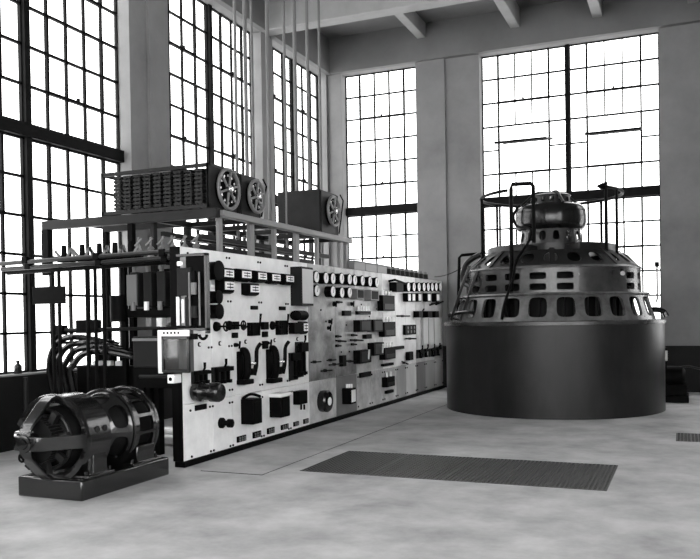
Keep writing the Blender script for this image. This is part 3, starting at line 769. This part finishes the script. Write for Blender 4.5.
# row of small insulators on the cross rail behind the board
il = ['first', 'second', 'third', 'fourth', 'fifth', 'sixth']
for k in range(6):
    x = -6.05+.16*k; t = thing('line_insulator', 'small grey insulator above the breaker bank, %s from the left of six' % il[k], 'insulator', (x, 7.95, 2.30), 'insulators above the breaker bank')
    MB().lathe([(.03, 0), (.05, .02), (.03, .05), (.05, .07), (.03, .10), (.045, .12), (.02, .15)], (lambda xx: (lambda r, a, h: (xx+r*cos(a), 7.95+r*sin(a), 2.30+h)))(x), 14).build('insulator_body', 'steel', t)
    MB().cyl((x, 7.95, 2.45), (x+.02*(k % 3-1), 7.95, 2.56), .014, n=8).build('stud', 'conduit', t)
    MB().bar((x-.05, 7.92, 2.46), (x+.05, 7.92, 2.54), .012, .02).build('clip', 'conduit', t)
t = thing('insulator_shelf', 'dark steel shelf carrying the small insulators above the breaker bank', 'shelf', (-5.65, 7.95, 2.25))
MB().box(-6.16, -5.06, 7.90, 7.99, 2.255, 2.30).build('shelf', 'black', t, bevel=.004)
for x, zf in ((-6.14, 1.02), (-5.12, 0)): MB().box(x-.02, x+.02, 7.90, 7.94, zf, 2.26).build('leg', 'black', t)

# pipes on the floor behind the near end
for k, (y, lab) in enumerate(((8.35, 'pale pipe on the floor behind the near panel, nearer of two'), (8.95, 'pale pipe on the floor behind the near panel, farther of two'))):
    tag(MB().cyl((-7.4, y, .07), (-5.02, y, .07), .065, n=14).build('floor_pipe', 'porcelain'), lab, 'pipe', 'pale floor pipes')
# row of fuse boxes and bushings along the top of the far panels
tz = 2.34
def on_top(px): return onx(px, 275, -4.93)[0]
tr = [(354, 365), (365.3, 376.5), (377, 386.5)]
tl = ['nearest', 'middle', 'farthest']
for k, (a, b) in enumerate(tr):
    y0, y1 = on_top(a), on_top(b); t = thing('wire_trough', 'grey box of wiring on top of the switchboard, %s of three' % tl[k], 'box', (-4.97, (y0+y1)/2, tz), 'boxes on top of the switchboard')
    MB().box(-5.04, -4.92, y0, y1, tz, tz+.13).build('box_body', 'steel', t, bevel=.006); MB().box(-5.05, -4.91, y0, y1, tz+.13, tz+.15).build('lid', 'steel', t, bevel=.004)
ol = ['first', 'second', 'third', 'fourth', 'fifth', 'sixth', 'seventh', 'eighth', 'ninth']
for k in range(9):
    y = on_top(389.5+4.6*k); t = thing('bushing_insulator', 'small grey bushing on top of the far panels, %s from the near side' % ol[k], 'insulator', (-4.96, y, tz), 'bushings on top of the far panels')
    MB().cyl((-4.96, y, tz), (-4.96, y, tz+.10), .07, .06, 14).build('bushing', 'rackm', t); MB().cyl((-4.96, y, tz+.10), (-4.96, y, tz+.15), .05, .045, 12).build('cap', 'conduit', t)
# conduits
px_ = [(236, -5.6), (246, -5.6), (252.6, -5.75), (268.3, -5.6), (285, -5.6), (295.5, -5.6), (308, -5.6), (320, -5.6)]
rad = [.022, .028, .02, .028, .022, .03, .026, .022]
for k, (x, X) in enumerate(px_):
    y, _ = onx(x, 100, X)
    if 13.86 < y < 14.28: y = 13.8
    tag(MB().cyl((X, y, 2.64 if y < 12 else 0), (X, y, CEIL), rad[k], n=12).build('conduit_pipe', 'conduit'),
        'slim vertical conduit rising from the rack to the ceiling, %s from the left of eight' % ol[k], 'conduit', 'vertical conduits')
# sagging wire from switchboard end to generator rail
pa = Vector((-4.95, 16.6, 2.42)); pb = Vector((-3.12, 13.2, 2.62))
tag(MB().tube([pa.lerp(pb, i/12)-Vector((0, 0, .10*4*(i/12)*(1-i/12))) for i in range(13)], .009, 6).build('span_wire', 'black'),
    'thin dark wire sagging between the switchboard end and the generator', 'wire')

# ------------------------------------------------------------------ generator
GX, GY = -2.085, 13.88
vb = math.atan2(-GY, -GX)      # azimuth from the generator to the camera
gf = lambda r, a, h: (GX+r*cos(a), GY+r*sin(a), h)
g = thing('vertical_generator', 'huge dark vertical generator on a round barrel base, stepped housings with openings', 'generator', (GX, GY, 0))
MB().lathe([(1.785, 0), (1.785, 1.40)], gf, 96).build('barrel_base', 'barrel', g)
MB().lathe([(1.79, 1.395), (1.815, 1.40), (1.815, 1.455), (1.79, 1.465), (1.40, 1.465), (1.40, 1.395)], gf, 96, closed=True).build('top_rim', 'green', g)
st = MB().holed(gf, 1.655, 1.53, 1.465, 1.875, .05, [(1.525, 1.825)], 24, (.66, 1), a_off=vb+pi/24, p=4).build('lower_housing', 'greenl', g)
MB().lathe([(1.46, 1.86), (1.555, 1.86), (1.565, 1.875), (1.555, 1.90), (1.40, 1.90)], gf, 96, closed=True).build('housing_flange', 'greenl', st)
MB().lathe([(1.25, 1.47), (1.25, 1.86)], gf, 64).build('stator_core', 'core', g)
m = MB()
for k in range(44):
    a = 2*pi*k/44; m.bar(gf(1.27, a, 1.50), gf(1.27, a, 1.84), .09, .05)
m.build('coil_ends', 'core', g)
sb = MB().holed(gf, 1.435, 1.425, 1.90, 2.30, .05, [(1.94, 2.045), (2.11, 2.215)], 22, (.62, 1), a_off=vb+pi/22, p=6, skip={(1, 0), (1, 1), (2, 0), (2, 1)}).build('upper_housing', 'green', g)
MB().lathe([(1.30, 2.285), (1.445, 2.285), (1.45, 2.30), (1.43, 2.325), (1.30, 2.325)], gf, 96, closed=True).build('housing_flange', 'greenl', sb)
MB().lathe([(1.15, 1.90), (1.15, 2.28)], gf, 64).build('stator_frame', 'core', g)
sp = MB().holed(gf, 1.40, 1.10, 2.325, 2.585, .05, [(2.375, 2.53)], 22, (.58, 1), a_off=.0, p=2.4).build('bearing_bracket', 'iron', g)
for k in range(8):
    a = 2*pi*k/8+.16; MB().bar(gf(1.41, a, 2.30), gf(1.08, a, 2.59), .08, .06).build('bracket_rib', 'iron', sp)
for a0, a1 in ((.42, 2.9), (-2.9, -.42)):
    m = MB(); nn = 30; vs = []
    for i in range(nn+1):
        a = vb+a0+(a1-a0)*i/nn
        vs += [gf(.5, a, 2.585), gf(1.06, a, 2.585), gf(1.06, a, 2.70), gf(.5, a, 2.70)]
    fs = [(i*4+j, i*4+(j+1) % 4, i*4+4+(j+1) % 4, i*4+4+j) for i in range(nn) for j in range(4)]+[(0, 1, 2, 3), (nn*4+3, nn*4+2, nn*4+1, nn*4)]
    m.add(vs, fs); m.build('top_deck', 'iron', g, bevel=.01)
MB().lathe([(.58, 2.33), (.58, 2.60), (.56, 2.62), (.56, 2.74)], gf, 56).build('exciter_pedestal', 'iron', g)
nk = MB().holed(gf, .52, .48, 2.74, 3.00, .04, [(2.79, 2.945)], 14, (.5, 1), a_off=.1, p=3).build('exciter_collar', 'green', g)
MB().lathe([(.16, 2.7), (.16, 3.1)], gf, 24).build('shaft', 'core', g)
MB().lathe([(.42, 2.97), (.52, 2.98), (.56, 3.02), (.58, 3.09), (.585, 3.19), (.575, 3.29), (.55, 3.36), (.50, 3.40), (.40, 3.41), (.30, 3.41)], gf, 64).build('exciter_dome', 'blackgloss', g)
cp = MB().holed(gf, .34, .32, 3.40, 3.56, .03, [(3.445, 3.53)], 14, (.5, 1), p=4).build('cap_ring', 'iron', g)
MB().lathe([(.20, 3.555), (.33, 3.555), (.34, 3.565), (.30, 3.585), (.0, 3.60)], gf, 40).build('cap_plate', 'iron', cp)
for k in range(4):
    a = .55+k*pi/2; MB().tube([gf(.52, a, 3.40), gf(.30, a, 3.60), gf(.22, a, 3.625), gf(.0, a, 3.625)], .022, 8).build('lifting_leg', 'iron', g)
# hand rails; azimuth measured so that -pi/2 faces the camera side
rail = MB(); rz = 3.56
rail.torus(gf, 1.16, rz, .026, 60, 8, vb+.76, vb+2*pi-.62)
rl = rail.build('hand_rail', 'black', g)
for k, da in enumerate((1.08, 2.3, -1.35, -2.2)):
    a = vb+da; MB().cyl(gf(1.16, a, 2.50), gf(1.16, a, rz), .024, n=8).build('rail_post', 'black', rl)
ap = Vector(gf(1.16, vb+.76, rz)); dr = Vector(gf(1.16, vb+.60, rz))-ap
MB().tube([ap, ap+dr.normalized()*.13], [.06, .005], 8).build('rail_tip', 'black', rl)
MB().cyl(gf(1.14, vb+.84, 2.55), gf(1.14, vb+.84, 3.64), .028, n=8).build('rail_post', 'black', rl)
# U-shaped ladder rail, foot on the lower flange
ps = []
dl = Vector((-cos(vb), -sin(vb), 0)); side = Vector((-dl.y, dl.x, 0))
def around(lat, dep, z): # lat to the camera's right, dep towards the camera
    s = Vector((-dl.y, dl.x, 0))*-1
    return Vector((GX, GY, 0))+Vector((dl.y, -dl.x, 0))*lat-dl*dep+Vector((0, 0, z))
lad = MB().tube([around(-.60, 1.42, 1.92), around(-.60, 1.30, 2.35), around(-.60, 1.15, 3.55), around(-.58, 1.15, 3.62), around(-.30, 1.15, 3.62), around(-.26, 1.15, 3.58), around(-.26, 1.05, 2.70)], .032, 10).build('ladder_rail', 'black', g)
# lower rail on the left, with stair stringers and hoses
lr = MB().tube([around(-1.56, .3, 1.47), around(-1.52, .3, 2.56), around(-1.48, .3, 2.60), around(-1.12, .3, 2.62)], .026, 8).build('side_rail', 'black', g)
for q in (0, .16):
    MB().tube([around(-1.62+q, .75, 1.50), around(-1.42+q, .85, 2.05), around(-1.30+q, .80, 2.38)], .024, 8).build('stair_stringer', 'iron', g)
MB().tube(smooth_path([around(-1.68, .5, 1.56), around(-1.45, .7, 1.50), around(-1.2, .95, 1.50), around(-1.25, .95, 1.62), around(-1.62, .6, 1.60), around(-1.68, .5, 1.56)]), .03, 8).build('coiled_hose', 'blackgloss', g)
MB().tube(smooth_path([around(-.75, 1.48, 1.50), around(-.70, 1.50, 1.75), around(-.58, 1.45, 2.1), around(-.52, 1.40, 2.4), around(-.35, 1.1, 2.7), around(-.32, .7, 2.95), around(-.55, .35, 3.05), around(-.60, .30, 3.25), around(-.50, .30, 3.4)]), .022, 8).build('cable_loop', 'black', g)
MB().tube(smooth_path([around(-1.2, .6, 2.0), around(-1.45, .3, 2.15), around(-1.40, .3, 2.45), around(-1.15, .4, 2.6)]), .05, 8).build('curved_pipe', 'iron', g)
MB().tube([around(.98, .2, 2.55), around(1.18, .1, 2.48), around(1.36, 0, 2.30)], .07, 8).build('curved_pipe', 'iron', g)
for q in (.2, .55): MB().lathe([(.035, 0), (.035, .02)], (lambda c: (lambda r, a, h: tuple(c+Vector((0, 0, r*sin(a)))+Vector((dl.y, -dl.x, 0))*r*cos(a)-dl*h)))(around(q*1.9, 1.40-.25*q, 2.17)), 12).build('boss', 'greenl', g)
MB().cyl(around(.47, .9, 2.71), around(.47, .9, 2.95), .012, .004, 6).build('oil_cup_spindle', 'black', g)
# right side gauge pipe and hose
MB().tube([around(1.66, .1, 1.75), around(1.68, .05, 1.80), around(1.68, .05, 2.34)], .016, 8).build('gauge_pipe', 'steel', g)
MB().cyl(around(1.68, .05, 2.32), around(1.68, .05, 2.40), .035, n=12).build('gauge_head', 'black', g)
MB().tube(smooth_path([around(1.58, .3, 1.62), around(1.74, .2, 1.60), around(1.80, .2, 1.50)]), .045, 8).build('outlet_hose', 'blackgloss', g)
# small machine behind the generator at the right
t = thing('pump_set', 'small dark pump with pale gauge half hidden behind the generator at right', 'pump', (-.15, 15.3, 0))
MB().box(-.45, .05, 15.0, 15.7, 0, .12).build('base', 'black', t, bevel=.01)
MB().lathe([(.10, -.25), (.20, -.2), (.20, .15), (.12, .2)], lambda r, a, h: (-.2+h, 15.35+r*cos(a), .42+r*sin(a)), 24).build('motor_body', 'black', t)
MB().box(-.38, .02, 15.15, 15.55, .1, .3).build('foot', 'black', t)
MB().cyl((-.33, 15.2, .3), (-.33, 15.2, .95), .03, n=10).build('column', 'black', t)
MB().box(-.36, -.29, 15.12, 15.2, .72, .90).build('gauge', 'slate_l', t, bevel=.01)
MB().tube([(-.1, 15.3, .6), (.05, 15.3, .62), (.35, 15.3, .55)], .02, 8).build('outlet_pipe', 'iron', t)

# ------------------------------------------------------------------ motor-generator set
MX, MZ = -5.19, .52
yf = lambda r, a, h: (MX+r*.955*cos(a), h, MZ+r*.955*sin(a))
t = thing('motor_generator_set', 'black motor-generator set on one iron bed at the lower left', 'motor', (MX, 6.1, 0))
MB().box(-5.535, -4.81, 5.46, 6.73, 0, .18).build('bed_plate', 'machine', t, bevel=.015)
D0 = -.19
def ysh(*p): return [(r, h+D0) for r, h in p]
yk = MB().lathe(ysh((.385, 5.74), (.405, 5.76), (.405, 6.04), (.385, 6.06), (.33, 6.06), (.33, 5.74)), yf, 72, closed=True).build('yoke', 'machine', t)
MB().lathe(ysh((.365, 5.715), (.41, 5.715), (.414, 5.725), (.414, 5.755), (.365, 5.755)), yf, 72, closed=True).build('yoke_rim', 'machine', yk)
MB().box(MX-.345, MX+.35, 5.79+D0, 6.03+D0, .18, .42).build('yoke_foot', 'machine', t, bevel=.02)
MB().box(MX+.345, MX+.36, 5.825+D0, 5.995+D0, .21, .40).build('foot_panel', 'machine', t, bevel=.008)
MB().box(MX+.20, MX+.378, 5.74+D0, 6.09+D0, .178, .205).build('foot_flange', 'machine', t, bevel=.008)
for q in (5.86, 5.96): MB().cyl((MX+.365, q+D0, .60), (MX+.385, q+D0, .60), .03, n=12).build('eye_boss', 'machine', yk)
for y in (5.765, 6.065): MB().cyl((MX+.33, y+D0, .20), (MX+.33, y+D0, .24), .022, n=8).build('holding_bolt', 'machine', t)
MB().lathe(ysh((.10, 5.50), (.20, 5.52), (.20, 5.66), (.27, 5.68), (.30, 5.76), (.30, 6.04), (.1, 6.06)), yf, 48).build('armature', 'core', t)
m = MB()
for k in range(40):
    a = 2*pi*k/40; m.bar(yf(.205, a, 5.52+D0), yf(.205, a, 5.66+D0), .012, .01)
m.build('commutator_bars', 'iron', t)
br = MB().torus(yf, .27, 5.66+D0, .018, 40, 8).build('brush_ring', 'iron', t)
for k in range(8):
    a = 2*pi*k/8+.2; MB().bar(yf(.20, a, 5.6+D0), yf(.31, a, 5.6+D0), .05, .06).build('brush_holder', 'iron', br)
# bearing bracket: four broad arms from hub to yoke
bk = MB().lathe([(.05, 5.185), (.075, 5.19), (.085, 5.22), (.085, 5.40), (.06, 5.42)], yf, 32).build('bearing_hub', 'machine', t)
MB().lathe([(.0, 5.168), (.045, 5.17), (.05, 5.19)], yf, 24).build('hub_cap', 'machine', bk)
for k in range(4):
    a = k*pi/2
    path = [(.06, 5.20), (.13, 5.21), (.18, 5.25), (.33, 5.40), (.385, 5.47), (.41, 5.54), (.41, 5.58)]
    m = MB(); vs = []; w = .062
    for (r, h) in path:
        for d in (-1, 1):
            for e in (0, .035):
                c = Vector(yf(r-e*.7, a, h+e*.7)); tn = Vector((-sin(a), 0, cos(a)))
                vs.append(c+tn*d*w)
    fs = []
    for i in range(len(path)-1):
        b0, b1 = i*4, i*4+4
        fs += [(b0, b0+2, b1+2, b1), (b0+1, b1+1, b1+3, b0+3), (b0, b1, b1+1, b0+1), (b0+2, b0+3, b1+3, b1+2)]
    fs += [(0, 1, 3, 2), (len(vs)-4, len(vs)-2, len(vs)-1, len(vs)-3)]
    m.add(vs, fs); m.build('bracket_arm', 'machine', bk, bevel=.008)
MB().tube(arc((MX-.06, 5.24, MZ-.12), .04, 0, 2*pi, 16, 'yz'), .01, 6).build('oil_ring', 'black', bk)
MB().bar((MX-.07, 5.20, MZ+.10), (MX+.07, 5.20, MZ+.10), .07, .016).build('oil_lid', 'bright', bk)
# second machine
D1 = -.19
eb = MB().holed(yf, .24, .385, 6.19+D1, 6.40+D1, .02, [(6.235+D1, 6.365+D1)], 6, (.74, 1), a_off=radians(28), p=3).build('end_bell', 'machine', t)
MB().lathe([(r, h+D1) for r, h in ((.06, 6.12), (.10, 6.13), (.12, 6.17), (.245, 6.185), (.245, 6.20), (.1, 6.21))], yf, 56).build('bearing_cap', 'machine', eb)
MB().lathe([(r, h+D1) for r, h in ((.15, 6.22), (.30, 6.34), (.32, 6.40))], yf, 40).build('rotor', 'core', t)
m = MB().holed(yf, .395, .395, 6.42+D1, 6.73+D1, .03, [(6.47+D1, 6.68+D1)], 14, (.82, 1), a_off=.12, p=12)
sh = m.build('slotted_frame', 'machine', t)
for h in (6.385+D1, 6.72+D1): MB().lathe([(.355, h), (.395, h), (.407, h+.01), (.407, h+.035), (.395, h+.045), (.355, h+.045)], yf, 72, closed=True).build('frame_ring', 'machine', sh)
MB().lathe([(.315, 6.40+D1), (.315, 6.74+D1)], yf, 48).build('stator_core', 'core', t)
MB().box(MX-.36, MX+.355, 6.45+D1, 6.72+D1, .18, .36).build('frame_foot', 'machine', t, bevel=.015)
MB().box(MX+.20, MX+.378, 6.36+D1, 6.80+D1, .178, .205).build('foot_flange', 'machine', t, bevel=.008)
for y in (6.39, 6.75): MB().cyl((MX+.335, y+D1, .20), (MX+.335, y+D1, .24), .02, n=8).build('holding_bolt', 'machine', t)

# ------------------------------------------------------------------ small things by the left wall
x, y = -7.74, 7.66
y = onx(18, 370, -7.72)[0]
t = thing('bottle', 'small dark bottle standing on the sill of the left window', 'bottle', (-7.72, y, SILL))
bf = lambda r, a, h: (-7.72+r*cos(a), y+r*sin(a), SILL+h)
MB().lathe([(.045, 0), (.048, .01), (.048, .10), (.02, .125), (.02, .145)], bf, 20).build('bottle_body', 'blackgloss', t)
MB().lathe([(.024, .142), (.024, .165)], bf, 12).build('cap', 'black', t)
for k, (px, lab) in enumerate(((26, 'grey vertical pipe on the dark dado below the left window, left of three'), (60, 'grey vertical pipe on the dark dado behind the cables, middle of three'), (77, 'grey vertical pipe on the dark dado behind the cables, right of three'))):
    yy = onx(px, 405, XF+.06)[0]
    tag(MB().cyl((XF+.06, yy, 0), (XF+.06, yy, .88), .03, n=12).build('wall_pipe', 'panelgrey'), lab, 'pipe', 'pipes on the dado')

# ------------------------------------------------------------------ daylight
SKY = (2.7, 8.0)      # sky radiance away from and towards the sun's side
w = bpy.data.worlds.new('sky'); SC.world = w; w.use_nodes = True
nt = w.node_tree; bg = nt.nodes['Background']
tc = nt.nodes.new('ShaderNodeTexCoord'); dt = nt.nodes.new('ShaderNodeVectorMath'); dt.operation = 'DOT_PRODUCT'
dt.inputs[1].default_value = (.60, -.75, .28)
nt.links.new(tc.outputs['Generated'], dt.inputs[0])
mr = nt.nodes.new('ShaderNodeMapRange'); mr.inputs['From Min'].default_value = -.2; mr.inputs['From Max'].default_value = .9
mr.inputs['To Min'].default_value = SKY[0]; mr.inputs['To Max'].default_value = SKY[1]
nt.links.new(dt.outputs['Value'], mr.inputs['Value']); nt.links.new(mr.outputs['Result'], bg.inputs['Strength'])
bg.inputs['Color'].default_value = (1, 1, 1, 1)
vs = SC.view_settings
SC.display_settings.display_device = 'sRGB'
vs.view_transform = 'Standard'; vs.look = 'None'; vs.gamma = 1; vs.use_curve_mapping = False; vs.exposure = 0.98
SC.cycles.use_denoising = True
SC.cycles.max_bounces = 10; SC.cycles.transparent_max_bounces = 16; SC.cycles.diffuse_bounces = 6
